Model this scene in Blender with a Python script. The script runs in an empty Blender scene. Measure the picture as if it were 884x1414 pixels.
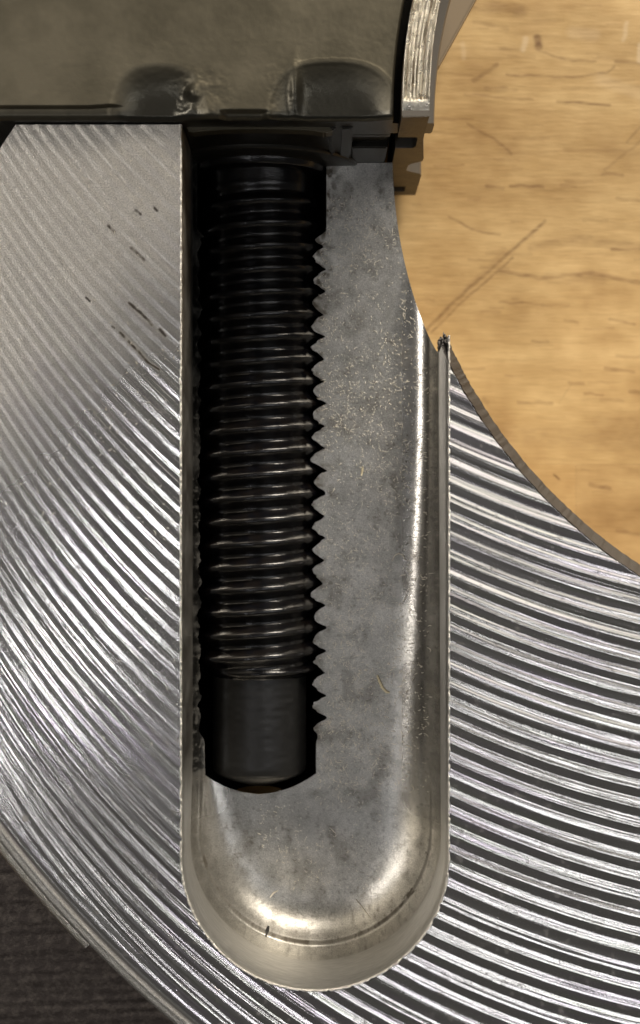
import bpy, math
import numpy as np

# ------------------------------------------------------------------ units
# All layout numbers are tenths of a millimetre ("t"): x to the right, y towards the
# viewer's bottom, z up from the disc's top face.  The bench lies 520 t below it.
U = 1e-4
CX, CY, CAM = 442.0, 707.0, 2200.0
BENCH = -520.0
sc = bpy.context.scene
rng = np.random.default_rng(7)

# ------------------------------------------------------------------ camera
cam = bpy.data.cameras.new("camera")
co = bpy.data.objects.new("camera", cam)
sc.collection.objects.link(co)
co.location = (0, 0, (CAM - BENCH) * U)
cam.sensor_fit = 'VERTICAL'
cam.sensor_height = 24
cam.angle = 2 * math.atan(707 / CAM)
cam.clip_start, cam.clip_end = 0.01, 50
cam.dof.use_dof = True
cam.dof.focus_distance = (CAM + 120) * U
cam.dof.aperture_fstop = (cam.lens / 1000) / (24 * U)
sc.camera = co

# ------------------------------------------------------------------ world and lamps
w = bpy.data.worlds.new("World"); sc.world = w; w.use_nodes = True
wn = w.node_tree
bg = wn.nodes['Background']
bg.inputs[0].default_value = (1.0, 0.96, 0.90, 1)
bg.inputs[1].default_value = 0.054

def lamp(name, loc, target, sx, sy, power, col):
    l = bpy.data.lights.new(name, 'AREA'); l.shape = 'RECTANGLE'
    l.size, l.size_y, l.energy, l.color = sx, sy, power, col
    o = bpy.data.objects.new(name, l); sc.collection.objects.link(o)
    o.location = loc
    import mathutils
    d = mathutils.Vector(target) - mathutils.Vector(loc)
    o.rotation_euler = d.to_track_quat('-Z', 'Y').to_euler()
    return o
lamp("ceiling_lamp", (0.60, 1.20, 0.66), (0, 0, 0.05), 0.7, 0.35, 31, (1.0, 0.90, 0.76))
lamp("side_lamp", (-1.05, 0.25, 1.15), (0, 0, 0.05), 0.22, 0.30, 5.5, (1.0, 0.94, 0.88))
lamp("work_lamp", (-0.42, -0.26, 1.40), (0, 0, 0.05), 0.07, 0.07, 0.6, (0.97, 0.97, 1.0))
lamp("bench_lamp", (0.42, 0.62, 1.20), (0, 0, 0.05), 0.28, 0.42, 0.6, (1.0, 0.95, 0.87))
lamp("tube_lamp", (0.60, 0.0, 1.30), (0, 0, 0.05), 0.05, 0.8, 1.3, (0.98, 0.98, 1.0))

sc.view_settings.view_transform = 'Standard'
sc.view_settings.look = 'None'
sc.view_settings.exposure = 0.0
sc.view_settings.gamma = 1.0
sc.cycles.use_denoising = True
sc.cycles.max_bounces = 8
sc.cycles.sample_clamp_indirect = 6

# ------------------------------------------------------------------ numpy noise
def vnoise(x, y, seed=0):
    r = np.random.default_rng(seed).random((256, 256))
    xi = np.floor(x).astype(int); yi = np.floor(y).astype(int)
    fx = x - xi; fy = y - yi
    fx = fx * fx * (3 - 2 * fx); fy = fy * fy * (3 - 2 * fy)
    g = lambda a, b: r[a % 256, b % 256]
    return ((g(xi, yi) * (1 - fx) + g(xi + 1, yi) * fx) * (1 - fy)
            + (g(xi, yi + 1) * (1 - fx) + g(xi + 1, yi + 1) * fx) * fy) * 2 - 1
def fbm(x, y, seed=0, n=4):
    s = 0; a = 1; t = 0
    for i in range(n):
        s = s + a * vnoise(x * 2 ** i + 17.3 * i, y * 2 ** i + 5.1 * i, seed + i); t += a; a *= 0.5
    return s / t
def sstep(a, b, x):
    t = np.clip((x - a) / (b - a), 0, 1); return t * t * (3 - 2 * t)
def stroke(x, y, pts, width, soft=None):
    """coverage 0..1 of a thin polyline of the given half width"""
    d = np.full(np.shape(x), 1e9)
    for (ax, ay), (bx, by) in zip(pts[:-1], pts[1:]):
        vx, vy = bx - ax, by - ay
        t = np.clip(((x - ax) * vx + (y - ay) * vy) / (vx * vx + vy * vy + 1e-9), 0, 1)
        d = np.minimum(d, np.hypot(x - ax - t * vx, y - ay - t * vy))
    return 1 - sstep(width * 0.3, width * 1.3, d)

# ------------------------------------------------------------------ mesh helpers
def P(x, y, z):
    return np.stack([(np.asarray(x, float) - CX) * U, (CY - np.asarray(y, float)) * U,
                     (np.asarray(z, float) - BENCH) * U], -1)
def link(name, me, mat, parent=None, smooth=True):
    me.materials.append(mat)
    if smooth:
        me.polygons.foreach_set('use_smooth', np.ones(len(me.polygons), bool))
    o = bpy.data.objects.new(name, me); sc.collection.objects.link(o)
    if parent is not None: o.parent = parent
    return o
def attr(me, name, arr):
    a = np.asarray(arr, np.float32)
    if a.ndim == 1:
        at = me.attributes.new(name, 'FLOAT', 'POINT'); at.data.foreach_set('value', a)
    else:
        at = me.attributes.new(name, 'FLOAT_VECTOR', 'POINT'); at.data.foreach_set('vector', a.ravel())
def raw(name, verts, quads):
    me = bpy.data.meshes.new(name)
    v = np.asarray(verts, np.float32); q = np.asarray(quads, np.int32)
    me.vertices.add(len(v)); me.vertices.foreach_set('co', v.ravel())
    k = q.shape[1]
    me.loops.add(q.size); me.loops.foreach_set('vertex_index', q.ravel())
    me.polygons.add(len(q)); me.polygons.foreach_set('loop_start', np.arange(0, q.size, k, dtype=np.int32))
    me.update(calc_edges=True)
    return me
def gquads(nr, nc, off=0, closed=False):
    i = np.arange(nr * nc).reshape(nr, nc) + off
    if closed: i = np.concatenate([i, i[:, :1]], 1)
    return np.stack([i[:-1, :-1], i[1:, :-1], i[1:, 1:], i[:-1, 1:]], -1).reshape(-1, 4)
def grids(name, gl, mat, parent=None, attrs=None, smooth=True):
    """gl: list of (X,Y,Z) 2D arrays (rows along y, columns along x) joined into one mesh"""
    vs, qs, off = [], [], 0
    for X, Y, Z in gl:
        vs.append(P(X, Y, Z).reshape(-1, 3)); qs.append(gquads(*X.shape, off)); off += X.size
    me = raw(name, np.concatenate(vs), np.concatenate(qs))
    if attrs:
        for k, f in attrs.items():
            attr(me, k, np.concatenate([f(X, Y, Z).reshape(X.size, -1) if f(X, Y, Z).ndim == 3 else f(X, Y, Z).ravel() for X, Y, Z in gl]))
    return link(name, me, mat, parent, smooth)
def poly_prism(name, pts, z0, z1, mat, parent=None, bevel=0):
    """vertical prism over an xy outline (clockwise as drawn, y down)"""
    n = len(pts); pts = np.asarray(pts, float)
    v = np.concatenate([P(pts[:, 0], pts[:, 1], np.full(n, z1)), P(pts[:, 0], pts[:, 1], np.full(n, z0))])
    f = [list(range(n)), list(range(2 * n - 1, n - 1, -1))]
    f += [[i, i + n, (i + 1) % n + n, (i + 1) % n] for i in range(n)]
    me = bpy.data.meshes.new(name); me.from_pydata(v.tolist(), [], f); me.update()
    import bmesh
    bm = bmesh.new(); bm.from_mesh(me); bmesh.ops.recalc_face_normals(bm, faces=bm.faces)
    if bevel: bmesh.ops.bevel(bm, geom=list(bm.edges), offset=bevel * U, segments=2, affect='EDGES', clamp_overlap=True)
    bm.to_mesh(me); bm.free()
    return link(name, me, mat, parent, False)
def empty(name, x, y, z):
    o = bpy.data.objects.new(name, None); sc.collection.objects.link(o)
    o.empty_display_size = 0.002
    return o            # parts keep world coordinates, so the empty stays at the origin on the bench
def tag(o, label=None, cat=None, kind=None, group=None):
    if label: o['label'] = label
    if cat: o['category'] = cat
    if kind: o['kind'] = kind
    if group: o['group'] = group

# ------------------------------------------------------------------ materials
class NT:
    def __init__(s, name):
        s.m = bpy.data.materials.new(name); s.m.use_nodes = True
        s.t = s.m.node_tree; s.b = s.t.nodes['Principled BSDF']
        tc = s.t.nodes.new('ShaderNodeTexCoord')
        v = s.t.nodes.new('ShaderNodeVectorMath'); v.operation = 'SCALE'; v.inputs['Scale'].default_value = 1 / U
        s.t.links.new(tc.outputs['Object'], v.inputs[0]); s.co = v.outputs[0]
    def L(s, a, b):
        if hasattr(b, 'is_linked') and hasattr(a, 'is_linked'): s.t.links.new(a, b)
        else: b.default_value = a
    def set(s, **k):
        for n, val in k.items(): s.L(val, s.b.inputs[n.replace('_', ' ')])
        return s
    def attr(s, name, vec=False):
        a = s.t.nodes.new('ShaderNodeAttribute'); a.attribute_name = name
        return a.outputs['Vector' if vec else 'Fac']
    def scale(s, vec, x, y, z):
        m = s.t.nodes.new('ShaderNodeVectorMath'); m.operation = 'MULTIPLY'
        s.L(vec, m.inputs[0]); m.inputs[1].default_value = (x, y, z); return m.outputs[0]
    def noise(s, vec, scale=1, detail=3, rough=0.55, dist=0):
        n = s.t.nodes.new('ShaderNodeTexNoise'); s.L(vec, n.inputs['Vector'])
        n.inputs['Scale'].default_value = scale; n.inputs['Detail'].default_value = detail
        n.inputs['Roughness'].default_value = rough; n.inputs['Distortion'].default_value = dist
        return n.outputs['Fac']
    def voro(s, vec, scale=1, feature='F1'):
        n = s.t.nodes.new('ShaderNodeTexVoronoi'); n.feature = feature; s.L(vec, n.inputs['Vector'])
        n.inputs['Scale'].default_value = scale; return n.outputs['Distance']
    def ramp(s, f, a, b, va=0.0, vb=1.0):
        n = s.t.nodes.new('ShaderNodeMapRange'); s.L(f, n.inputs[0])
        for i, v in zip((1, 2, 3, 4), (a, b, va, vb)): s.L(v, n.inputs[i])
        return n.outputs[0]
    def math(s, op, a, b=0.0):
        n = s.t.nodes.new('ShaderNodeMath'); n.operation = op; s.L(a, n.inputs[0]); s.L(b, n.inputs[1]); return n.outputs[0]
    def mix(s, f, a, b, mode='MIX'):
        n = s.t.nodes.new('ShaderNodeMix'); n.data_type = 'RGBA'; n.blend_type = mode
        s.L(f, n.inputs[0]); s.L(a, n.inputs[6]); s.L(b, n.inputs[7]); return n.outputs[2]
    def bump(s, h, dist=1.0, strength=1.0, normal=None):
        n = s.t.nodes.new('ShaderNodeBump'); n.inputs['Strength'].default_value = strength
        n.inputs['Distance'].default_value = dist * U; s.L(h, n.inputs['Height'])
        if normal is not None: s.L(normal, n.inputs['Normal'])
        return n.outputs[0]
def c3(r, g, b): return (r, g, b, 1)

# grooved aluminium: "gv" carries (distance across the tool marks, distance along them)
t = NT('milled_aluminium')
gv = t.attr('gv', True); mt = t.attr('matte'); gr = t.attr('grime')
fine = t.noise(t.scale(gv, 0.42, 0.006, 1), 1, 2, 0.6)
mid = t.noise(t.scale(gv, 0.16, 0.010, 1), 1, 2, 0.5)
spk = t.noise(t.co, 0.45, 3, 0.7)
hue = t.noise(t.scale(gv, 0.09, 0.004, 1), 1, 1, 0.5)
tint = t.mix(t.ramp(hue, 0.35, 0.65), c3(0.83, 0.77, 0.83), c3(0.83, 0.83, 0.77))
tint = t.mix(t.ramp(t.noise(t.co, 0.004, 2), 0.4, 0.65), tint, c3(0.80, 0.78, 0.75))
base = t.mix(mt, tint, c3(0.60, 0.57, 0.52))
base = t.mix(mt, base, t.mix(t.ramp(t.noise(t.co, 0.55, 2, 0.6), 0.3, 0.72), c3(0.62, 0.62, 0.62), c3(1.3, 1.3, 1.3)), 'MULTIPLY')
base = t.mix(gr, base, c3(0.035, 0.028, 0.022))
h = t.math('ADD', t.math('MULTIPLY', fine, 0.9), t.math('MULTIPLY', spk, t.ramp(mt, 0.45, 1, 0.03, 2.2)))
t.set(Base_Color=base, Metallic=t.ramp(gr, 0, 1, 1.0, 0.2),
      Roughness=t.math('ADD', t.ramp(mt, 0, 0.8, 0.19, 0.35), t.math('MULTIPLY', t.attr('side'), 0.02)), Normal=t.bump(h, 0.25, 1.0))
M_MILL = t.m

t = NT('slot_aluminium')
gr = t.attr('grime'); mt = t.attr('matte')
n1 = t.noise(t.co, 0.25, 4, 0.7); n2 = t.noise(t.co, 0.9, 2, 0.6); n3 = t.noise(t.scale(t.co, 0.02, 0.35, 0.1), 1, 3, 0.6)
base = t.mix(t.ramp(t.noise(t.co, 0.035, 4, 0.6), 0.35, 0.65), c3(0.48, 0.47, 0.44), c3(0.64, 0.625, 0.59))
base = t.mix(mt, base, t.mix(t.ramp(t.noise(t.co, 0.5, 3, 0.7), 0.3, 0.7), c3(0.66, 0.66, 0.66), c3(1.3, 1.29, 1.27)), 'MULTIPLY')
base = t.mix(gr, base, c3(0.10, 0.085, 0.065))
h = t.math('ADD', t.math('MULTIPLY', n1, t.ramp(mt, 0, 1, 0.7, 2.6)), t.math('MULTIPLY', n3, 0.7))
h = t.math('ADD', h, t.math('MULTIPLY', n2, t.ramp(mt, 0, 1, 0.15, 0.8)))
t.set(Base_Color=base, Metallic=t.ramp(gr, 0, 1, 1.0, 0.5), Roughness=t.math('ADD', t.ramp(mt, 0, 1, 0.24, 0.30), t.ramp(mt, 0.9, 2.0, 0, 0.42)), Normal=t.bump(h, 0.17))
M_SLOT = t.m

t = NT('slot_wall_aluminium')
n1 = t.noise(t.scale(t.co, 0.05, 0.05, 0.35), 1, 4, 0.6); n2 = t.noise(t.co, 0.5, 3, 0.6)
h = t.math('ADD', n1, t.math('MULTIPLY', n2, 0.5))
t.set(Base_Color=t.mix(t.attr('left_dark'), t.mix(t.ramp(n1, 0.35, 0.65), c3(0.50, 0.49, 0.46), c3(0.66, 0.645, 0.61)), c3(0.13, 0.12, 0.105)), Metallic=1.0, Roughness=0.46, Normal=t.bump(h, 0.3))
M_WALL = t.m

t = NT('bright_burr')
t.set(Base_Color=c3(0.85, 0.82, 0.76), Metallic=1.0, Roughness=0.30, Normal=t.bump(t.noise(t.co, 0.6, 3, 0.7), 1.5))
M_BURR = t.m

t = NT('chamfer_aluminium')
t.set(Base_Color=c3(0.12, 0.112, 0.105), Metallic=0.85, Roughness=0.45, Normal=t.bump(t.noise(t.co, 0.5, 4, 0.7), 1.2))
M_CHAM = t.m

t = NT('grey_brown_steel')
n1 = t.noise(t.co, 0.35, 4, 0.7); n2 = t.noise(t.co, 0.012, 3, 0.6); gl = t.attr('gloss')
base = t.mix(t.ramp(n2, 0.35, 0.65), c3(0.12, 0.107, 0.076), c3(0.18, 0.16, 0.115))
base = t.mix(gl, base, c3(0.085, 0.081, 0.066))
t.set(Base_Color=base, Metallic=0.9, Roughness=t.ramp(gl, 0, 1, 0.52, 0.30), Normal=t.bump(n1, 0.16, 1.0))
M_STEEL = t.m

t = NT('shaded_steel')  # darker copy of the cover steel: shade of its end faces put into the colour
t.set(Base_Color=c3(0.045, 0.042, 0.036), Metallic=0.6, Roughness=0.35, Normal=t.bump(t.noise(t.co, 0.3, 3, 0.6), 0.4))
M_DARK = t.m

t = NT('black_oxide')
n1 = t.noise(t.scale(t.co, 0.12, 0.5, 0.12), 1, 4, 0.7); n2 = t.noise(t.co, 0.5, 3, 0.7)
t.set(Base_Color=t.mix(t.ramp(t.noise(t.co, 0.05, 3), 0.4, 0.6), c3(0.003, 0.003, 0.0045), c3(0.007, 0.0055, 0.005)),
      Metallic=0.0, Roughness=t.ramp(n2, 0.3, 0.7, 0.12, 0.24), Specular_IOR_Level=0.7,
      Normal=t.bump(t.math('ADD', n1, t.math('MULTIPLY', n2, 0.5)), 0.3))
M_BOLT = t.m

t = NT('satin_black_tip')
t.set(Base_Color=c3(0.009, 0.009, 0.009), Roughness=0.42, Specular_IOR_Level=0.6, Normal=t.bump(t.noise(t.co, 0.6, 2), 0.1))
M_TIP = t.m

t = NT('black_hole_wall')  # hole surface coloured near black all over
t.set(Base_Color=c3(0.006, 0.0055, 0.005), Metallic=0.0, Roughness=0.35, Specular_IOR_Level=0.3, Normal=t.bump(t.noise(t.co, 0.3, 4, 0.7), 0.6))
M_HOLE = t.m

t = NT('laminated_bright_steel')
gr = t.attr('grime')
n1 = t.noise(t.co, 0.12, 4, 0.65)
t.set(Base_Color=t.mix(gr, c3(0.86, 0.81, 0.70), c3(0.20, 0.16, 0.11)), Metallic=1.0,
      Roughness=t.ramp(n1, 0.35, 0.65, 0.22, 0.45), Normal=t.bump(t.noise(t.co, 0.4, 3, 0.7), 1.2))
M_LAM = t.m

t = NT('wood_reflection_steel')  # brown reflection of the wood put into the base colour
n1 = t.noise(t.co, 0.03, 3, 0.6)
t.set(Base_Color=t.mix(t.ramp(n1, 0.35, 0.65), c3(0.03, 0.024, 0.017), c3(0.065, 0.05, 0.033)), Metallic=0.6, Roughness=0.45,
      Normal=t.bump(t.noise(t.co, 0.3, 3), 0.8))
M_END = t.m

t = NT('grey_lip')
t.set(Base_Color=c3(0.15, 0.135, 0.115), Metallic=0.4, Roughness=0.5)
M_LIP = t.m

t = NT('beige_lip'); t.set(Base_Color=c3(0.30, 0.23, 0.15), Roughness=0.5); M_BEIGE = t.m
t = NT('brown_grey_plate')
t.set(Base_Color=t.mix(t.ramp(t.noise(t.co, 0.08, 4, 0.7), 0.45, 0.8), c3(0.085, 0.07, 0.062), c3(0.20, 0.17, 0.145)), Metallic=0.8,
      Roughness=0.5, Normal=t.bump(t.noise(t.co, 0.25, 3, 0.6), 0.7))
M_PLATE = t.m

t = NT('varnished_wood')
cv = t.attr('wood', True)
t.set(Base_Color=cv, Roughness=t.ramp(t.noise(t.co, 0.02, 4), 0.3, 0.7, 0.34, 0.55), Specular_IOR_Level=0.4,
      Normal=t.bump(t.noise(t.scale(t.co, 0.02, 0.12, 1), 1, 4, 0.6), 1.5, 0.6))
M_WOOD = t.m

t = NT('metal_dust')
t.set(Base_Color=c3(0.80, 0.74, 0.62), Metallic=0.0, Roughness=0.3, Specular_IOR_Level=1.0)
M_DUST = t.m
t = NT('pale_chip'); t.set(Base_Color=c3(0.75, 0.66, 0.45), Roughness=0.5); M_CHIP = t.m
t = NT('black_crumb'); t.set(Base_Color=c3(0.01, 0.01, 0.01), Roughness=0.4); M_CRUMB = t.m
t = NT('brown_grit'); t.set(Base_Color=c3(0.10, 0.05, 0.025), Roughness=0.5); M_GRIT = t.m

# ------------------------------------------------------------------ shared geometry of the disc
BX, BY, BR = 1297.0, 160.0, 744.0          # bore
OR = 1640.0                                # outer radius
SL, SR, SCX, SCY, SRAD = 250.0, 620.0, 435.0, 1183.0, 185.0
DEP, FIL = 244.0, 38.0
TOPY = 172.0
FACE_R, FACE_C, PITCH = 1446.0, 1227.0, 25.4
def bore_x(y, r=BR):
    return BX - np.sqrt(np.maximum(r * r - (np.asarray(y, float) - BY) ** 2, 0))
def slot_l(y):
    y = np.asarray(y, float)
    return np.where(y < SCY, SL, SCX - np.sqrt(np.maximum(SRAD ** 2 - (y - SCY) ** 2, 0)))
def slot_r(y):
    y = np.asarray(y, float)
    return np.where(y < SCY, SR, SCX + np.sqrt(np.maximum(SRAD ** 2 - (y - SCY) ** 2, 0)))
def mark_v(x, y): return y - np.sqrt(FACE_R ** 2 - (FACE_C - x) ** 2) + 1446
def mark_u(x, y): return np.arcsin((FACE_C - x) / FACE_R) * FACE_R
gnoise = np.random.default_rng(3).random(512)
def mark_profile(v, u):
    v = v + 1.4 * vnoise(u / 300, v / 50, 21) + 0.15 * vnoise(u / 40, v / 9, 22)
    q = v / PITCH; i = np.floor(q).astype(int); f = q - i
    a = gnoise[i % 512]; b = gnoise[(i * 7 + 3) % 512]
    f = np.clip(f, 0, 1)
    w_ = 0.55 + 0.16 * (a - 0.5)
    # a long rising flank, a short steep fall, and a finer line riding on some of the marks
    s = np.where(f < w_, f / w_, (1 - f) / (1 - w_))
    s = 0.7 * s + 0.3 * s * s * (3 - 2 * s)
    s2 = 0.5 + 0.5 * np.cos(2 * math.pi * (f * 3 + b))
    return (s - 0.5) * (0.75 + 0.5 * b) + 0.16 * (s2 - 0.5) * (0.3 + a)
def mark_amp(x, y):
    left = 0.44 + 0.6 * sstep(350, 1000, y + 0.75 * x) + 0.9 * sstep(1020, 1350, y + 0.3 * x)
    right = 2.1
    a = left + (right - left) * sstep(330, 560, x + 0.25 * (y - 1000))
    return a
def top_z(x, y):
    v = mark_v(x, y); u = mark_u(x, y)
    rb = np.hypot(x - BX, y - BY)
    m = sstep(1612, 1590, rb)
    z = mark_profile(v, u) * mark_amp(x, y) * m
    z = z + 0.04 * fbm(x / 9, y / 9, 41, 3) * top_matte(x, y)
    z = z + (1 - m) * 0.5 * np.sin(rb * 0.5) - np.clip(rb - 1624, 0, 99) * 0.17
    z = z - 3.0 * sstep(1618, 1624, rb) * sstep(1630, 1624, rb)
    z = z - np.clip(BR + 15 - rb, 0, 99) * 1.4
    return z
def top_matte(x, y):
    m = sstep(900, 420, y + 0.9 * x)
    rb = np.hypot(x - BX, y - BY)
    return np.maximum(np.clip(m + 0.12 * fbm(x / 30, y / 30, 5), 0, 1) * (x < 400), sstep(1620, 1626, rb))
black_marks = [([(150, 312), (158, 320)], 1.4), ([(181, 342), (188, 348), (199, 359)], 1.6), ([(213, 287), (217, 291)], 1.2),
               ([(187, 290), (194, 296)], 1.3), ([(178, 418), (193, 431), (206, 443), (210, 449)], 1.5), ([(221, 455), (228, 463)], 1.7),
               ([(166, 459), (178, 472), (191, 485), (205, 501), (220, 510)], 1.3), ([(119, 411), (124, 416)], 1.1), ([(155, 451), (158, 453)], 1.0)]
def top_grime(x, y):
    g = np.zeros(np.shape(x))
    for pts, w_ in black_marks:
        g = np.maximum(g, 1.3 * stroke(x, y, pts, w_ * 1.7) * (0.75 + 0.5 * vnoise(x / 5, y / 5, 9)))
    g = np.maximum(g, 0.6 * sstep(7, 3, np.hypot(x - 35, y - 1130)))
    rb = np.hypot(x - BX, y - BY)
    g = np.maximum(g, 0.5 * sstep(1617, 1621, rb) * sstep(1628, 1623, rb))
    g = np.maximum(g, 0.30 * sstep(0.35, 0.8, fbm(x / 7, y / 7, 77, 3)))
    return np.clip(g, 0, 1)
def chamfer_left(y): return np.maximum(np.maximum(-150, 22 - (y - TOPY) / 1.5),
                                       BX - np.sqrt(np.maximum(OR ** 2 - (y - BY) ** 2, 0)))

disc = empty('machined_disc', 0, 0, 0)
tag(disc, 'silver aluminium disc with curved milling marks and a long round-ended slot holding the black bolt', 'machined part')

# row heights: finer where the slot closes
ys = np.unique(np.concatenate([np.arange(TOPY, 1562, 1.5), SCY + SRAD * np.sin(np.linspace(1.2, math.pi / 2, 22)), [SCY + SRAD]]))
def edge_jit(y, seed): return 1.0 * vnoise(y / 3.1, y * 0, seed) + 0.9 * vnoise(y / 11, y * 0, seed + 1)
end_soft = lambda y: sstep(SCY + SRAD - 4, SCY + SRAD - 30, y)
NL, NR = 260, 270
yl = ys[:, None]
xl0 = chamfer_left(ys)[:, None]
xl1 = (slot_l(ys) + edge_jit(ys, 61) * end_soft(ys))[:, None]
XL = xl0 + (xl1 - xl0) * np.linspace(0, 1, NL)[None]; YL = np.broadcast_to(yl, XL.shape)
jt = 468.0
yr = ys[ys > jt]
xr0 = (slot_r(yr) + edge_jit(yr, 71) * end_soft(yr))[:, None]
xr1 = np.where(yr < BY + BR, np.minimum(bore_x(yr) + 0.6 * vnoise(yr / 4, yr * 0, 81), 1060), 1060)[:, None]
xr1 = np.maximum(xr1, xr0 + 0.2)
tt = np.linspace(0, 1, NR)[None]
XR = xr0 + (xr1 - xr0) * (1 - (1 - tt) ** 1.15); YR = np.broadcast_to(yr[:, None], XR.shape)
Av = {'gv': lambda X, Y, Z: np.stack([mark_v(X, Y), mark_u(X, Y), 0 * X], -1),
      'matte': lambda X, Y, Z: top_matte(X, Y) * 1.0, 'grime': lambda X, Y, Z: top_grime(X, Y), 'side': lambda X, Y, Z: sstep(400, 640, X)}
grids('grooved_face', [(XL, YL, top_z(XL, YL)), (XR, YR, top_z(XR, YR))], M_MILL, disc, Av)

# dark chamfer along the bore, laid just over the sloping edge of the face
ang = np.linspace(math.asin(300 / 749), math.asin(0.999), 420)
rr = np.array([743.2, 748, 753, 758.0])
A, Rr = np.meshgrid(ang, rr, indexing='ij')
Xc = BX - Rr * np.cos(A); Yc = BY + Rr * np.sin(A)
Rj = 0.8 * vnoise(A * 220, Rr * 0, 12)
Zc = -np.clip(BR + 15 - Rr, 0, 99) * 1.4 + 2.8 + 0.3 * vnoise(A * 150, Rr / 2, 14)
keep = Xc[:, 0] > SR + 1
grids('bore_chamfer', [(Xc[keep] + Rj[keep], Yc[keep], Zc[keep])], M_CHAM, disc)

# side skins down to the bench
def curtain(name, xs, ysx, z0, z1, mat, parent):
    xs = np.asarray(xs, float); ysx = np.asarray(ysx, float)
    z0 = np.broadcast_to(z0, xs.shape); z1 = np.broadcast_to(z1, xs.shape)
    return grids(name, [(np.stack([xs, xs]), np.stack([ysx, ysx]), np.stack([z0, z1]))], mat, parent)
a2 = np.linspace(-0.0, math.pi / 2 - 0.02, 200)
bxs, bys = BX - (BR - 0.3) * np.cos(a2), BY + (BR - 0.3) * np.sin(a2)
k = (bys > TOPY) & (bxs < 1060)
zt = np.where(bxs[k] < SR, -DEP - 0.5, -22.5)
curtain('bore_wall', bxs[k], bys[k], zt, BENCH, M_WALL, disc)
oy = np.linspace(1000, 1561, 200); ox = BX - np.sqrt(OR ** 2 - (oy - BY) ** 2); kk = ox > -150
curtain('outer_wall', ox[kk], oy[kk], -12, BENCH, M_WALL, disc)
curtain('end_wall', [-150, 22, SL], [430, TOPY, TOPY], -0.5, BENCH, M_WALL, disc)
curtain('side_wall', [-150, -150], [430, 1100], -0.5, BENCH, M_WALL, disc)
curtain('lower_wall', [440, 1060], [1561, 1561], -0.5, BENCH, M_WALL, disc)
curtain('cut_wall', [1060, 1060], [865, 1561], -9, BENCH, M_WALL, disc)

def fil(x, y):
    f = np.where(x > SCX, 44 + 46 * sstep(520, 1150, y), FIL)
    e = sstep(1060, 1260, y)
    return f * (1 - e) + 96 * e
# slot wall: burred rim, then the straight wall
yy = np.arange(TOPY, SCY, 1.5)
th = np.arange(0, math.pi + 1e-6, 1.5 / SRAD)
pl = np.concatenate([np.stack([np.full(yy.shape, SL), yy], 1),
                     np.stack([SCX - SRAD * np.cos(th), SCY + SRAD * np.sin(th)], 1),
                     np.stack([np.full(yy.shape, SR), yy[::-1]], 1)])
keepw = ~((pl[:, 0] > 600) & (pl[:, 1] < 462))
pl = pl[keepw]
tang = np.gradient(pl, axis=0); tang /= np.linalg.norm(tang, axis=1, keepdims=True)
inn = np.stack([tang[:, 1], -tang[:, 0]], 1)        # towards the slot's middle
arcl = np.arange(len(pl)) * 1.5
side = np.where(pl[:, 0] < 400, 61, 71)
jit = np.where((pl[:, 1] < SCY), np.where(pl[:, 0] < 400, -1, 1) * -edge_jit(pl[:, 1], 0), 0)
offs = [(-1.6, 0.3, 1.1), (0.2, 1.4, 1.5), (1.5, -0.6, 0.9), (1.2, -3.5, 0.5)]
rows = []
bn = vnoise(arcl / 2.6, arcl * 0, 91); bn2 = vnoise(arcl / 3.3, arcl * 0, 92); bn3 = vnoise(arcl / 25, arcl * 0, 93)
for o_, z_, a_ in offs:
    d_ = o_ + a_ * 0.7 * bn * (0.6 + 0.6 * bn3)
    z = z_ + a_ * 0.9 * bn2
    rows.append((pl[:, 0] + inn[:, 0] * d_, pl[:, 1] + inn[:, 1] * d_, z))
g = [np.stack([r[i] for r in rows]) for i in range(3)]
grids('slot_rim_burr', [(g[0], g[1], g[2])], M_BURR, disc)
zz = np.array([-1.5, -6, -14, -20, -24, -50, -90, -130, -200])
ins = np.array([0, 0.1, 0.2, 0.3, 2.2, 2.0, 1.6, 1.2, 0.0])
gx = pl[None, :, 0] + inn[None, :, 0] * ins[:, None]; gy = pl[None, :, 1] + inn[None, :, 1] * ins[:, None]
gz = np.broadcast_to(zz[:, None], gx.shape).copy(); gz[-1] = -(DEP - fil(pl[:, 0], pl[:, 1]))
def wall_left_dark(X, Y, Z):  # left slot wall coloured darker below the rim, fading towards the closed end
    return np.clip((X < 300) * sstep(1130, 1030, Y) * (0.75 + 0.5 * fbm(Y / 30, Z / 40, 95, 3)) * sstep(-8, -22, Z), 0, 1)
grids('slot_wall', [(gx, gy, gz)], M_WALL, disc, {'left_dark': wall_left_dark})

# threaded hole in the slot floor
HX, HZ, HP = 348.0, -DEP - 30.0, 34.4
RMIN, RMAJ, RPL = 88.0, 106.0, 93.0
def thread_shape(q):     # 0 root .. 1 crest, with a small flat at both
    q = q - np.floor(q); s = 1 - np.abs(2 * q - 1)
    return np.clip(s * 1.12 - 0.06, 0, 1) ** 1.45
def hole_r(y, th=0.0):
    y = np.asarray(y, float)
    rm = RMIN + 13 * sstep(0.3, -0.5, np.cos(th))
    r = rm + (RMAJ - rm) * thread_shape((y - 6) / HP - th / (2 * math.pi)) + 2.2 * vnoise(y / 3.0, y * 0 + np.asarray(th) * 3, 33) + 4.0 * vnoise(y / 11.0, y * 0 + np.asarray(th) * 2, 34)
    fade = sstep(1062, 1035, y)
    r = RPL + (r - RPL) * fade
    r = np.where(y < 288, np.where(y < 276, 108.0, 108 - (y - 276) * 1.3), r)
    r = np.where(y > 1108, np.sqrt(31.0 ** 2 + 87.5 ** 2 * np.clip(1 - (y - 1108) / 31, -0.12, 1)), r)
    return np.maximum(r, 1)
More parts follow.
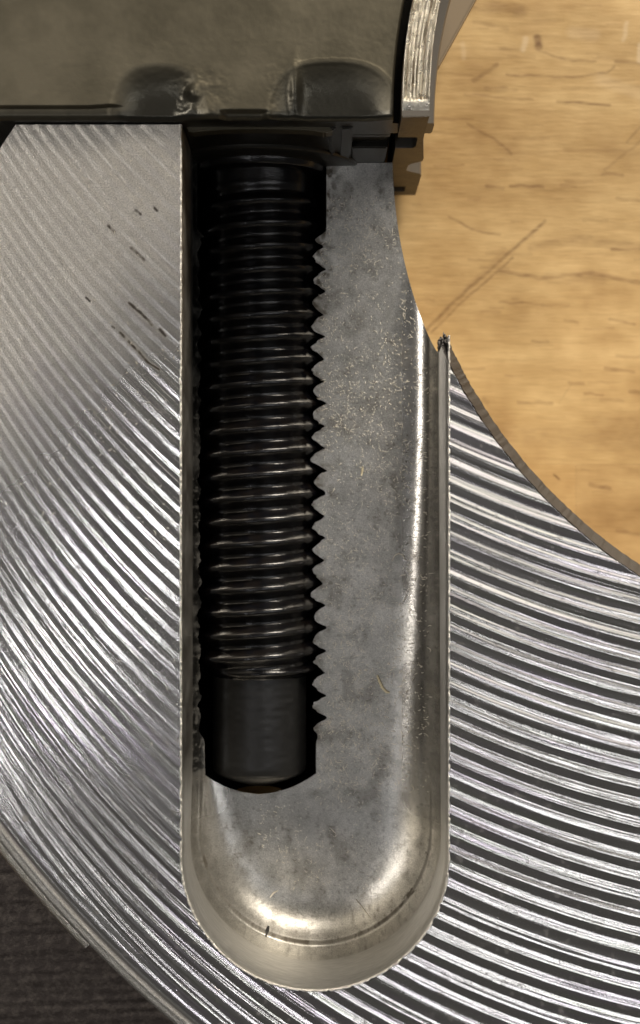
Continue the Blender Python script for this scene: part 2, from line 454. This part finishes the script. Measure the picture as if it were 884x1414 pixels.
def floor_z(x, y):
    x = np.asarray(x, float); y = np.asarray(y, float)
    s = np.where(y < SCY, np.minimum(x - SL, SR - x), SRAD - np.hypot(x - SCX, y - SCY))
    F = fil(x, y); s = np.clip(s, 0, None); q = np.minimum(s, F)
    z = -DEP + F * (1 - np.sqrt(np.maximum(1 - (1 - q / F) ** 3, 0)))
    z = z + 3.0 * np.exp(-((s - 10) / 1.6) ** 2) * sstep(1080, 1160, y) - 1.0 * np.exp(-((s - 13) / 1.5) ** 2) * sstep(1080, 1160, y)
    z = z - 1.2 * sstep(16, 19, s) * 0
    z = z + 0.0009 * np.clip(np.abs(x - SCX) - 20, 0, 200) ** 2 * 0.5
    return z
fy = np.unique(np.concatenate([np.arange(TOPY, SCY + 120, 1.5), SCY + SRAD * np.sin(np.linspace(0.70, math.pi / 2, 150))]))
fy = fy[fy <= SCY + SRAD]
xL = slot_l(fy) + 0.0; xR = slot_r(fy)
xR = np.minimum(xR, bore_x(fy))
def edge(y, out, th):
    r = hole_r(y, th); lo = np.full(y.shape, HX); hi = out.copy()
    g = lambda x: (x - HX) ** 2 + (floor_z(x, y) - HZ) ** 2 - r * r
    ok = g(lo) < 0
    for _ in range(40):
        m = (lo + hi) / 2; inside = g(m) < 0
        lo = np.where(inside, m, lo); hi = np.where(inside, hi, m)
    return np.where(ok, (lo + hi) / 2, np.nan)
eR = edge(fy, xR, 0.3); eL = edge(fy, xL, math.pi - 0.3)
mid = np.where(fy < 1200, HX, HX + (SCX - HX) * sstep(1200, SCY + SRAD, fy))
mid = np.clip(mid, xL, xR)
oR = np.where(np.isnan(eR), mid, eR); oL = np.where(np.isnan(eL), mid, eL)
tw = np.linspace(0, 1, 130)[None]
fr = 1 - (1 - tw) ** 1.6
fl = (np.linspace(0, 1, 70)[None]) ** 1.6
XFr = oR[:, None] + (xR - oR)[:, None] * fr
XFl = xL[:, None] + (oL - xL)[:, None] * fl
YFr = np.broadcast_to(fy[:, None], XFr.shape); YFl = np.broadcast_to(fy[:, None], XFl.shape)
def fl_grime(X, Y, Z):
    g = 0.42 * sstep(0.0, 0.6, fbm(X / 22, Y / 30, 51, 4)) + 0.35 * sstep(0.2, 0.6, fbm(X / 5, Y / 5, 52, 3))
    # darker band down the middle, and the oily smear next to the upper threads
    g += 0.40 * sstep(60, 0, np.abs(X - 565 + 0.02 * (Y - 700))) * sstep(480, 600, Y) * sstep(960, 860, Y) * (0.6 + 0.6 * fbm(X / 14, Y / 40, 53, 3))
    g += (X > HX) * 0.85 * sstep(34, 0, X - oR_at(Y)) * sstep(500, 300, Y) * sstep(-0.15, 0.35, fbm(X / 8, Y / 8, 54, 3))
    g += (X > HX) * 0.5 * sstep(18, 0, X - oR_at(Y)) * sstep(0.0, 0.4, fbm(X / 6, Y / 6, 55, 3)) * (Y < 1060)
    # grit lying in the tool ring at the closed end
    s = SRAD - np.hypot(X - SCX, Y - SCY)
    an = np.degrees(np.arctan2(Y - SCY, X - SCX))
    g += 0.9 * sstep(5, 2, np.abs(s - 12)) * sstep(0.1, 0.4, fbm(an / 3, s / 3, 56, 2)) * (an > 12) * (an < 48) * (Y > SCY)
    g += 0.35 * sstep(0.5, 0.75, fbm(X / 4, Y / 12, 57, 2)) * (Y > 1150)
    g += 0.55 * sstep(2.2, 0.8, np.abs(s - 12)) * sstep(1120, 1220, Y)
    # paler dried patch beside the streak is cleaner metal
    p = sstep(0.15, -0.1, (np.abs(X - 555) / 38) ** 3 + (np.abs(Y - 895) / 48) ** 3 - 1 + 0.5 * fbm(X / 12, Y / 12, 58, 3))
    g *= 1 - 0.9 * p
    return np.clip(g, 0, 1)
oR_at = lambda Y: np.interp(Y, fy, oR)
def fl_matte(X, Y, Z):
    s = np.where(Y < SCY, np.minimum(X - SL, SR - X), SRAD - np.hypot(X - SCX, Y - SCY))
    m = sstep(30, 75, s) * sstep(1200, 1090, Y) * 0.9
    m += 0.5 * sstep(440, 280, Y) * (X > 400)
    p = sstep(0.15, -0.1, (np.abs(X - 555) / 38) ** 3 + (np.abs(Y - 895) / 48) ** 3 - 1 + 0.5 * fbm(X / 12, Y / 12, 58, 3))
    return np.clip(m + 0.12 + 0.5 * p, 0, 1) + 0.9 * sstep(1100, 1240, Y)
grids('slot_floor', [(XFl, YFl, floor_z(XFl, YFl)), (XFr, YFr, floor_z(XFr, YFr))], M_SLOT, disc,
      {'grime': fl_grime, 'matte': fl_matte})
# the hole's own surface, from its right lip round underneath to its left lip
hk = ~np.isnan(eR) & ~np.isnan(eL)
hy = fy[hk]; hR, hL = eR[hk], eL[hk]
aR = np.arctan2(floor_z(hR, hy) - HZ, hR - HX); aL = np.arctan2(floor_z(hL, hy) - HZ, hL - HX)
tq = np.linspace(0, 1, 61)[None]
TH = aR[:, None] + (aL - 2 * math.pi - aR)[:, None] * tq
HY = np.broadcast_to(hy[:, None], TH.shape)
RH = hole_r(HY, TH)
Rr0 = np.hypot(hR - HX, floor_z(hR, hy) - HZ)[:, None]; Rr1 = np.hypot(hL - HX, floor_z(hL, hy) - HZ)[:, None]
RH = np.where(tq == 0, Rr0, np.where(tq == 1, Rr1, RH))
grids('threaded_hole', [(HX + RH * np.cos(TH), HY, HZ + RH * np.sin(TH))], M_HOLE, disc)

# lower lip round the outside of the disc, ending in a step
a3 = np.linspace(0, 1, 120)
ly = 1000 + (1322 - 1000) * a3
LA = np.arcsin((ly - BY) / 1660)
lr = np.array([1638, 1644, 1652, 1660, 1664, 1667])
lz = np.array([-52, -48, -46, -48, -53, -62.0])
AA, RRR = np.meshgrid(LA, lr, indexing='ij')
LZ = np.broadcast_to(lz[None], AA.shape) + 0.6 * vnoise(AA * 300, RRR / 3, 15)
grids('outer_lip', [(BX - RRR * np.cos(AA), BY + RRR * np.sin(AA), LZ),
                    (BX - np.full((120, 2), 1667.) * np.cos(AA[:, :2]), BY + 1667 * np.sin(AA[:, :2]), np.stack([np.full(120, -62.), np.full(120, BENCH)], 1))], M_BURR, disc)

# ------------------------------------------------------------------ black bolt lying in the hole
bolt = empty('threaded_bolt', 0, 0, 0)
tag(bolt, 'oily black threaded bolt with smooth tip lying in the slot of the aluminium disc', 'bolt')
def lathe(name, yarr, rfun, mat, parent, nseg=120, cx=HX, cz=HZ):
    yarr = np.asarray(yarr, float); th = np.linspace(0, 2 * math.pi, nseg, endpoint=False)
    Yg, Tg = np.meshgrid(yarr, th, indexing='ij'); R = rfun(Yg, Tg)
    v = P(cx + R * np.cos(Tg), Yg, cz + R * np.sin(Tg)).reshape(-1, 3)
    me = raw(name, v, gquads(len(yarr), nseg, 0, True))
    return link(name, me, mat, parent)
def bolt_r(y, th):
    q = (y - 6) / HP + 0.5 - th / (2 * math.pi); q = q - np.floor(q)
    s = np.clip((np.abs(2 * q - 1)) * 1.32 - 0.16, 0, 1); s = 0.65 * s + 0.35 * s * s * (3 - 2 * s)
    r = 78.5 + 13.5 * s
    r = r + 0.12 * vnoise(y / 5, th * 4, 44)
    r = np.where(y < 240, r * sstep(205, 240, y) + (1 - sstep(205, 240, y)) * 84, r)
    r = 72 + (r - 72) * sstep(962, 946, y)
    return r
lathe('thread', np.arange(186, 962, 1.4), bolt_r, M_BOLT, bolt, 144)
def tip_r(y, th):
    return np.where(y < 1098, 72.5 + 0.35 * vnoise(y / 6, th * 6, 45), 72.5 - (y - 1098) * 0.2 - np.clip(y - 1107, 0, 50) ** 1.6 * 0.35) 
lathe('pilot_tip', np.concatenate([np.arange(955, 1130, 2.5)]), lambda y, t_: np.maximum(tip_r(y, t_), 1), M_TIP, bolt, 96)
lathe('collar', [165, 166, 167, 172, 184, 186, 187, 190], lambda y, t_: np.interp(y, [165, 166, 167, 184, 187, 190], [60, 103, 105, 105, 102, 78]), M_BOLT, bolt, 96)

# ------------------------------------------------------------------ steel cover at the top
steel = empty('steel_cover', 0, 0, 0)
tag(steel, 'dull brown-grey steel block above the aluminium disc with two shallow scooped hollows over the bolt', 'machined part')
sy = np.concatenate([np.arange(-160, 60, 2.5), np.arange(60, 171, 1.0)])
st = np.linspace(0, 1, 420)[None]
SX = -160 + (bore_x(sy, 755)[:, None] + 160) * st; SY = np.broadcast_to(sy[:, None], SX.shape)
def lobe(x, y, cx, rx, ry, ybot=176, p=2.6):
    q = (np.abs(x - cx) / rx) ** p + (np.clip(ybot - y, 0, None) / ry) ** p
    return sstep(1.15, 0.0, q)
def steel_z(x, y):
    z = 30 + 0.2 * fbm(x / 6, y / 6, 61, 3)
    a = lobe(x, y, 222, 66, 78); b = lobe(x, y, 459, 90, 84)
    z = z - 15 * a - 14 * b
    z = z + 0.1 * np.exp(-((a - 0.08) / 0.08) ** 2) * (a > 0.001) + 0.8 * np.exp(-((b - 0.08) / 0.08) ** 2) * (b > 0.001)
    # hammered bumps at the inner ends of the hollows and a dent between them
    z = z + 9 * np.exp(-((x - 268) / 9) ** 2 - ((y - 136) / 13) ** 2) + 5 * np.exp(-((x - 262) / 14) ** 2 - ((y - 160) / 12) ** 2)
    z = z + 9 * np.exp(-((x - 408) / 8) ** 2 - ((y - 134) / 30) ** 2)
    z = z - 9 * sstep(36, 22, np.abs(x - 338)) * sstep(158, 163, y)
    z = z + 0.9 * fbm(x / 7, y / 7, 66, 2) * sstep(60, 20, np.hypot((x - 278), (y - 140)))
    z = z + 0.35 * fbm(x / 5, y / 5, 67, 2) * sstep(45, 15, np.abs(x - 395)) * sstep(80, 110, y)
    # rebate along the lower edge, left of the hollows
    z = z - 9 * sstep(153, 156, y + 2.2 * sstep(120, 165, x)) * sstep(176, 150, x)
    z = z - 14 * (1 - np.sqrt(np.clip(1 - np.clip((y - 163) / 8, 0, 1) ** 2, 0, 1)))
    z = z - 3 * sstep(0.996, 1.0, (x + 160) / (bore_x(y, 755) + 160))
    return z
def steel_gloss(X, Y, Z):
    return np.clip(np.maximum(lobe(X, Y, 222, 64, 76), lobe(X, Y, 459, 88, 82)) + 0.5 * sstep(155, 162, Y), 0, 1)
SZ = steel_z(SX, SY)
grids('cover_face', [(SX, SY, SZ)], M_STEEL, steel, {'gloss': steel_gloss})
ex, ez = SX[-1], SZ[-1]
m1 = ex < 490
curtain('cover_end', ex[m1], np.full(m1.sum(), 170.0), ez[m1], BENCH, M_DARK, steel)
m2 = ex >= 488
arcy = np.linspace(170, -160, 60)
curtain('cover_side', bore_x(arcy, 755), arcy, 12, BENCH, M_DARK, steel)
x1 = float(bore_x(170., 755)) - 0.5
curtain('upper_band', ex[m2], np.full(m2.sum(), 170.0), ez[m2], -77, M_DARK, steel)
poly_prism('end_ledge', [(489, 160), (x1, 160), (x1, 170.5), (489, 170.5)], -78, -68, M_DARK, steel)
poly_prism('end_groove', [(489, 150), (x1, 150), (x1, 161), (489, 161)], -146, -76, M_DARK, steel)
poly_prism('end_band', [(489, 150), (x1, 150), (x1, 171.4), (489, 171.4)], BENCH, -145, M_STEEL if False else M_DARK, steel, 2)
for x0_, x1_, yb in ((456, 464, 175), (470, 488, 173.5)):
    poly_prism('end_rib', [(x0_, 150), (x1_, 150), (x1_, yb), (x0_, yb)], BENCH, -18, M_DARK, steel, 2.5)
poly_prism('cover_lip', [(256, 160), (460, 160), (461, 175), (448, 177.5), (430, 174.5), (400, 173), (355, 172.2), (310, 173), (280, 175), (262, 177.5), (256, 174)], -52, -22, M_STEEL, steel, 2)
lathe('bolt_boss', [150, 151, 174, 176, 177], lambda y, t_: np.interp(y, [150, 151, 174, 176, 177], [1, 150, 150, 147, 100]), M_DARK, steel, 120, HX + 4)

# ------------------------------------------------------------------ laminated ring segment in the bore
ring = empty('laminated_ring', 0, 0, 0)
tag(ring, 'bright curved ring segment with fine lengthwise lines and a notched brown end', 'ring segment')
top_r = np.linspace(744, 707, 38); 
def ring_top(r, y, A):
    lam = (np.sin((744 - r) / 37 * 2 * math.pi * 7.5 + 0.4 * vnoise(A * 60, r / 5, 3)) * 2.0
           + 1.0 * vnoise(A * 60, r / 1.7, 4))
    f = sstep(152, 146, y)
    edge_ = 2.2 * (np.abs(r - 725.5) > 16.5)
    return 48 + lam * f + edge_ * f - 6 * sstep(150, 172, y) - 1.5 * f
ra = np.arcsin((np.concatenate([np.linspace(-170, 140, 120), np.linspace(141, 172, 24)]) - BY) / 725)
RA, RT = np.meshgrid(ra, top_r, indexing='ij')
RYY = BY + RT * np.sin(RA); RXX = BX - RT * np.cos(RA)
# keep the end square
yend = np.minimum(RYY, 172)
RZ = ring_top(RT, RYY, RA)
def ring_grime(X, Y, Z):
    r = np.hypot(X - BX, Y - BY)
    g = 0.95 * sstep(0.0, 0.5, vnoise(r / 1.6, Y / 60, 6)) * sstep(152, 146, Y) + 0.5 * sstep(0.1, 0.5, fbm(X / 9, Y / 25, 7, 3)) * sstep(152, 146, Y)
    return np.clip(g + 0.5 * stroke(X, Y, [(556, 150), (592, 147)], 1.8), 0, 1)
grids('lamination_face', [(RXX, yend, RZ)], M_LAM, ring, {'grime': ring_grime})
prof = [(744, 44), (744, -77), (717, -77), (715, -90), (715, -132), (719, -145), (744, -145), (744, -422), (714, -422), (714, -463),
        (744, -463), (744, -493), (694, -493), (694, -335), (697, -322), (714, -306), (720, -296), (719, -262), (714, -250), (699, -232), (698, -215),
        (707, -90), (707, 44)]
def sweep(name, prof, mat, parent, y0=-170, y1=171.5, capmat=None):
    prof = np.asarray(prof, float); n = len(prof); aa = np.linspace(math.asin((y1 - BY) / 725), math.asin((y0 - BY) / 725), 48)
    v = []
    for i, a in enumerate(aa):
        y = BY + prof[:, 0] * math.sin(a)
        if i == 0: y = np.full(n, y1)
        v.append(P(BX - prof[:, 0] * math.cos(a), y, prof[:, 1]))
    v = np.concatenate(v).tolist(); f = []
    for i in range(len(aa) - 1):
        for j in range(n):
            k2 = (j + 1) % n; f.append([i * n + j, i * n + k2, (i + 1) * n + k2, (i + 1) * n + j])
    f.append(list(range(n)))
    me = bpy.data.meshes.new(name); me.from_pydata(v, [], f); me.update()
    import bmesh
    bm = bmesh.new(); bm.from_mesh(me); bmesh.ops.recalc_face_normals(bm, faces=bm.faces); bm.to_mesh(me); bm.free()
    o = link(name, me, mat, parent, False)
    if capmat: me.materials.append(capmat); me.polygons[len(me.polygons) - 1].material_index = 1
    return o
sweep('ring_body', prof, M_LAM2 if False else M_LIP, ring, capmat=M_END)
sweep('inner_lip', [(708, -50), (708, -110), (695, -110), (693, -100), (693, -60), (695, -50)], M_LIP, ring, y1=158)
poly_prism('lower_lip', [(600, 30), (628, 8), (690, -104), (740, -190), (600, -190)], -330, -300, M_BEIGE, ring, 3)

sweep('gap_shade_strip', [(757, -42), (757, -100), (743, -100), (743, -42)], M_DARK, ring, y1=160)  # added dark strip standing in for the shade between cover and ring
poly_prism('corner_shade_block', [(-160, 171), (16, 171), (-3, 205), (-160, 436)], BENCH, -150, M_DARK, steel)  # added dark block standing in for the deep shade in the corner gap
# ------------------------------------------------------------------ dark plate at lower left
py_ = np.arange(1090, 1720, 2.0)
pxr = BX - np.sqrt(np.maximum(1672 ** 2 - (py_ - BY) ** 2, 0)) 
pxr = np.minimum(pxr, 700)
PX = -260 + (pxr[:, None] + 260) * np.linspace(0, 1, 200)[None]; PY = np.broadcast_to(py_[:, None], PX.shape)
lines = PY + 0.03 * PX
pz = -150 + 0.35 * vnoise(lines / 6.5, PX / 200, 23) + 0.15 * np.sin(lines / 15 * 2 * math.pi) + 0.3 * fbm(PX / 8, PY / 8, 24, 2)
plate = grids('dark_plate', [(PX, PY, pz), (np.stack([pxr, pxr], 1), np.stack([py_, py_], 1), np.stack([pz[:, -1], np.full(len(py_), BENCH)], 1))], M_PLATE)
tag(plate, 'dark brown-grey metal plate with faint straight machining lines below the disc rim at lower left', 'metal plate')

# ------------------------------------------------------------------ workbench planks
bench = empty('workbench', 0, 0, 0); tag(bench, 'pale varnished butcher-block wooden workbench top with scratches', None, 'structure')
K = CAM / (CAM - BENCH)
def wx(px): return CX + (px - CX) / K
def wy(py): return CY + (py - CY) / K
pst = [  # lighter / darker strokes seen in the grain: points (px), half width, strength
    ([(588, 455), (640, 405), (700, 352), (752, 306)], 2.2, .50), ([(596, 458), (655, 402), (708, 356)], 1.6, .40), ([(600, 446), (690, 356)], 5, .16),
    ([(742, 52), (744, 66)], 5, .75), ([(742, 70), (780, 82), (822, 84)], 1.8, .38), ([(850, 86), (884, 87)], 1.8, .38), ([(690, 67), (720, 68)], 1.8, .3),
    ([(700, 103), (745, 106), (800, 106), (838, 100), (848, 92)], 1.6, .42), ([(654, 111), (668, 102), (686, 90)], 3, .42),
    ([(670, 122), (700, 122)], 2, .32), ([(642, 130), (735, 138)], 1.8, .28), ([(770, 141), (842, 145)], 2, .5), ([(600, 163), (653, 166)], 1.8, .3),
    ([(646, 172), (682, 192), (706, 212)], 1.8, .36), ([(600, 230), (640, 227)], 1.6, .25), ([(672, 258), (695, 260)], 2.2, .36),
    ([(705, 256), (750, 258)], 2, .45), ([(775, 256), (795, 258)], 2, .3), ([(832, 240), (860, 243)], 2, .35), ([(852, 275), (884, 277)], 2, .3),
    ([(620, 300), (660, 320), (690, 325)], 1.7, .36), ([(780, 208), (884, 210)], 3, .18), ([(700, 212), (884, 206)], 2, .14),
    ([(735, 342), (800, 330), (884, 342)], 6, .22), ([(690, 373), (745, 384), (820, 378), (884, 390)], 3, .42), ([(760, 384), (830, 384)], 9, .18), ([(845, 343), (884, 345)], 2, .45),
    ([(640, 5), (720, 14)], 8, .30), ([(655, 30), (700, 40)], 3, .22), ([(826, 78), (884, 88)], 2, .2), ([(866, 196), (884, 176)], 1.6, .3),
    ([(835, 235), (884, 196)], 2, .22), ([(716, 555), (762, 557)], 2.4, .34), ([(772, 556), (790, 530)], 1, .15), ([(836, 509), (875, 513)], 2.2, .34), ([(690, 417), (722, 418)], 2, .3),
    ([(786, 528), (806, 529)], 2.2, .28), ([(808, 543), (832, 546)], 2.2, .3), ([(870, 541), (884, 543)], 2.4, .4), ([(735, 470), (757, 473)], 2, .28), ([(842, 440), (876, 449)], 2, .32), ([(780, 443), (798, 446)], 2, .24),
    ([(815, 668), (842, 675)], 2.6, .42), ([(852, 734), (884, 737)], 2.4, .34), ([(830, 585), (884, 590)], 12, .12), ([(700, 600), (884, 608)], 14, .14), ([(765, 655), (772, 662)], 1.4, .6),
    ([(782, 757), (800, 762)], 2, .3), ([(668, 552), (673, 556)], 3, .3), ([(665, 430), (690, 431)], 2, .2)]
lst = [([(883, 62), (882, 84)], 3, .5), ([(866, 32), (861, 55)], 3, .35), ([(726, 54), (722, 68)], 4, .45), ([(640, 60), (641, 80)], 3, .25), ([(790, 45), (820, 48)], 8, .18), ([(830, 110), (884, 130)], 8, .16)]
rdash = []
for i in range(150):
    x_, y_ = rng.uniform(560, 1000), rng.uniform(-60, 860); l_ = rng.uniform(8, 42); s_ = rng.uniform(-0.02, 0.08)
    rdash.append(([(x_, y_), (x_ + l_, y_ + l_ * s_)], rng.uniform(1.0, 2.4), rng.uniform(.06, .22)))
def wood_col(X, Y, tone):
    pxx = CX + (X - CX) * K; pyy = CY + (Y - CY) * K
    g = fbm(X / 170, Y / 55, 101, 4); f2 = fbm(X / 40, Y / 7, 102, 3); b = fbm(X / 120, Y / 90, 103, 4); cl = fbm(X / 30, Y / 22, 104, 3)
    v = 0.97 + 0.20 * g + 0.035 * f2 + 0.2 * b + 0.12 * cl - 0.10 * sstep(430, 640, pyy)
    d = np.zeros_like(X)
    wob = 1.5 * vnoise(pxx / 12, pyy / 12, 111)
    box = lambda pts, r: (pxx > min(p[0] for p in pts) - r) & (pxx < max(p[0] for p in pts) + r) & (pyy > min(p[1] for p in pts) - r) & (pyy < max(p[1] for p in pts) + r)
    for pts, hw, s in pst + rdash:
        m = box(pts, hw * 2 + 4)
        if m.any(): d[m] = np.maximum(d[m], s * stroke(pxx[m], pyy[m] + wob[m], pts, hw * 1.25) * (0.8 + 0.35 * vnoise(pxx[m] / 8, pyy[m] / 3, 112)))
    l = np.zeros_like(X)
    for pts, hw, s in lst:
        m = box(pts, hw * 2 + 4)
        if m.any(): l[m] = np.maximum(l[m], s * stroke(pxx[m] + wob[m], pyy[m], pts, hw * 1.3))
    c = np.stack([0.62 * v * tone[0], 0.415 * v ** 1.25 * tone[1], 0.185 * v ** 1.6 * tone[2]], -1)
    dk = np.array([0.14, 0.06, 0.022])
    d = np.clip(d[..., None] * 1.15, 0, 0.9); c = c * (1 - d) + dk * d
    c = c * (1 - l[..., None]) + np.array([0.85, 0.68, 0.45]) * l[..., None]
    return c
seam = wy(641)
planks = [(420, 1250, -320, seam - .08, (1, 1, 1)),
          (420, wx(795) - .08, seam + .08, 1000, (0.93, 0.90, 0.86)), (wx(795) + .08, 1250, seam + .08, 1000, (0.90, 0.88, 0.86)),
          (-3000, 418.6, -320, seam - .08, (1, .98, .95)), (-3000, 418.6, seam + .08, 1000, (.95, .95, .95)), (-3000, 1250, -1500, -321.4, (.97, .97, .97)), (-3000, 1250, 1001.4, 3000, (1, 1, 1)), (1251.4, 3500, -1500, 3000, (.98, .98, .98))]
for i, (x0, x1_, y0, y1, tone) in enumerate(planks):
    stp = 1.9 if i < 3 else 40
    nx, ny = int((x1_ - x0) / stp) + 2, int((y1 - y0) / stp) + 2
    X, Y = np.meshgrid(np.linspace(x0, x1_, nx), np.linspace(y0, y1, ny))
    ed = np.minimum(np.minimum(X - x0, x1_ - X), np.minimum(Y - y0, y1 - Y))
    Z = BENCH - 0.08 * sstep(2.2, 0, ed) * (i < 3) + 0.25 * fbm(X / 60, Y / 9, 120, 3)
    cc = wood_col(X, Y, tone)
    grids('plank', [(X, Y, Z)], M_WOOD, bench, {'wood': lambda a, b, c_, cc=cc: cc})
sub = poly_prism('bench_core', [(-3000, -1500), (3500, -1500), (3500, 3000), (-3000, 3000)], BENCH - 60, BENCH - 4, M_GRIT, bench)

# ------------------------------------------------------------------ metal dust (short curly hairs of swarf)
def hairs(name, pts, zf, lens, wid, mat, curl=1.4):
    vs, fs = [], []
    for (x, y), L, wd in zip(pts, lens, wid):
        a = rng.uniform(0, 2 * math.pi); k_ = rng.normal(0, curl); n = 4; off = len(vs)
        px_, py2 = x, y; lift = rng.uniform(0.2, 1.0)
        for i in range(n + 1):
            u = i / n; ww = wd * (1 - 0.7 * abs(2 * u - 1)) * 0.5
            nx_, ny_ = -math.sin(a), math.cos(a)
            z = zf(px_, py2) + 0.3 + lift * 1.5 * math.sin(math.pi * u)
            vs += [(px_ + nx_ * ww, py2 + ny_ * ww, z), (px_, py2, z + ww * 1.2), (px_ - nx_ * ww, py2 - ny_ * ww, z)]
            px_ += math.cos(a) * L / n; py2 += math.sin(a) * L / n; a += k_ / n
        for i in range(n):
            for j in range(2):
                p0 = off + i * 3 + j; fs.append([p0, p0 + 3, p0 + 4, p0 + 1])
    v = np.array(vs); me = raw(name, P(v[:, 0], v[:, 1], v[:, 2]), fs)
    return link(name, me, mat)
pts = []
while len(pts) < 3400:
    y = rng.uniform(225, 1290); x = rng.uniform(300 if y > 1150 else 440, 606)
    if x > bore_x(y) - 5 or x < np.interp(y, fy, oR) + 2: continue
    if rng.random() > 1.0 - 0.5 * (x - 445) / 140 - 0.5 * (y > 1130): continue
    if fbm(np.array(x / 40), np.array(y / 40), 131, 2) < rng.uniform(-0.9, 0.3): continue
    pts.append((x, y))
o = hairs('metal_dust', pts, lambda x, y: float(floor_z(x, y)), rng.gamma(2, 1.5, 3400) + 1.0, rng.uniform(0.6, 1.5, 3400), M_DUST)
tag(o, 'fine silver swarf dust scattered over the slot floor beside the bolt', 'metal dust', 'stuff')
pts = []
while len(pts) < 420:
    x = rng.uniform(-20, 246); y = rng.uniform(180, 1100)
    if rng.random() > 1.1 - (y - 180) / 900: continue
    if x < float(chamfer_left(np.array(y))) + 3: continue
    pts.append((x, y))
o = hairs('metal_dust', pts, lambda x, y: float(top_z(np.array(float(x)), np.array(float(y)))), rng.gamma(1.5, 1.2, 420) + 0.7, rng.uniform(0.4, 0.9, 420), M_DUST)
tag(o, 'fine bright swarf dust on the matte upper left face of the disc', 'metal dust', 'stuff')

def curl_chip(name, path, wid, zf, mat, label, cat, thick=1.2):
    path = np.array(path, float); n = len(path); tn = np.gradient(path, axis=0); tn /= np.linalg.norm(tn, axis=1, keepdims=True)
    v, f = [], []
    for i in range(n):
        u = i / (n - 1); ww = wid * (0.35 + 0.65 * math.sin(math.pi * (0.12 + 0.76 * u))) / 2
        x, y = path[i]; z = zf(x, y) + 0.6 + 1.5 * math.sin(math.pi * u)
        nx_, ny_ = -tn[i, 1], tn[i, 0]
        for a, b in ((1, 0), (0.5, thick), (-0.5, thick), (-1, 0)):
            v.append((x + nx_ * ww * a, y + ny_ * ww * a, z + b))
    for i in range(n - 1):
        for j in range(4): f.append([i * 4 + j, i * 4 + (j + 1) % 4, (i + 1) * 4 + (j + 1) % 4, (i + 1) * 4 + j])
    f += [[0, 1, 2, 3], [(n - 1) * 4 + q for q in (3, 2, 1, 0)]]
    v = np.array(v); me = raw(name, P(v[:, 0], v[:, 1], v[:, 2]), f); o = link(name, me, mat); tag(o, label, cat); return o
fz = lambda x, y: float(floor_z(x, y))
KF = CAM / (CAM + DEP)
f_ = lambda *p: [(CX + (a - CX) / KF, CY + (b - CY) / KF) for a, b in p]
curl_chip('metal_chip', f_((501, 644), (500.5, 648), (500, 652), (499, 657)), 4, fz, M_CHIP, 'short pale straight chip on the slot floor halfway down beside the threads', 'metal chip')
curl_chip('metal_chip', f_((521, 932), (524, 940), (528, 949), (534, 955), (538, 956)), 4.5, fz, M_CHIP, 'yellowish bent chip on the lower slot floor near the pale dried patch', 'metal chip')
curl_chip('metal_chip', f_((541, 775), (545, 767), (550, 764), (556, 766), (559, 773)), 1.8, fz, M_DUST, 'thin silver hooked hair of swarf right of centre on the slot floor', 'metal chip')
curl_chip('metal_chip', f_((373, 1238), (378, 1232), (384, 1229)), 2.6, fz, M_DUST, 'small bright sliver near the closed end of the slot below the bolt tip', 'metal chip')
curl_chip('metal_chip', f_((491, 1240), (500, 1250), (511, 1262)), 1.2, fz, M_DUST, 'fine straight hair of swarf just above the tool ring at the slot end', 'metal chip')
curl_chip('black_crumb', f_((372, 1271), (370.5, 1275), (369, 1280)), 5.5, fz, M_CRUMB, 'tiny black crumb sitting on the tool ring at the closed end of the slot', 'crumb', 2)
curl_chip('brown_grit', f_((594, 1192), (590, 1202), (586, 1213), (583, 1219)), 6, fz, M_GRIT, 'dark brown wet grit at the lower right curve of the slot', 'grit', 2)
curl_chip('brown_grit', f_((575, 1228), (572, 1233), (571, 1235)), 4, fz, M_GRIT, 'small dark grit crumb left of the larger grit in the slot end', 'grit', 1.5)
tz = lambda x, y: float(top_z(np.array(float(x)), np.array(float(y))))
# ragged burr standing at the tip where slot wall and bore meet
vs, fs = [], []
for i in range(26):
    u = rng.uniform(0, 1); x = 607 + 11 * u + rng.normal(0, 1); y = 462 + 10 * abs(u - 0.6) + rng.uniform(0, 14); r_ = rng.uniform(1.5, 3.5)
    a = rng.uniform(0, 6.28); o0 = len(vs); z = rng.uniform(-14, -2)
    for q in range(3): vs.append((x + r_ * math.cos(a + q * 2.1), y + 1.6 * r_ * math.sin(a + q * 2.1), z + rng.uniform(-2, 2)))
    vs.append((x + rng.normal(0, 1), y - rng.uniform(2, 6), z + rng.uniform(1, 5)))
    fs += [[o0, o0 + 1, o0 + 3], [o0 + 1, o0 + 2, o0 + 3], [o0 + 2, o0, o0 + 3], [o0, o0 + 2, o0 + 1]]
v = np.array(vs); link('tip_burr', raw('tip_burr', P(v[:, 0], v[:, 1], v[:, 2]), fs), M_CHAM, disc, False)
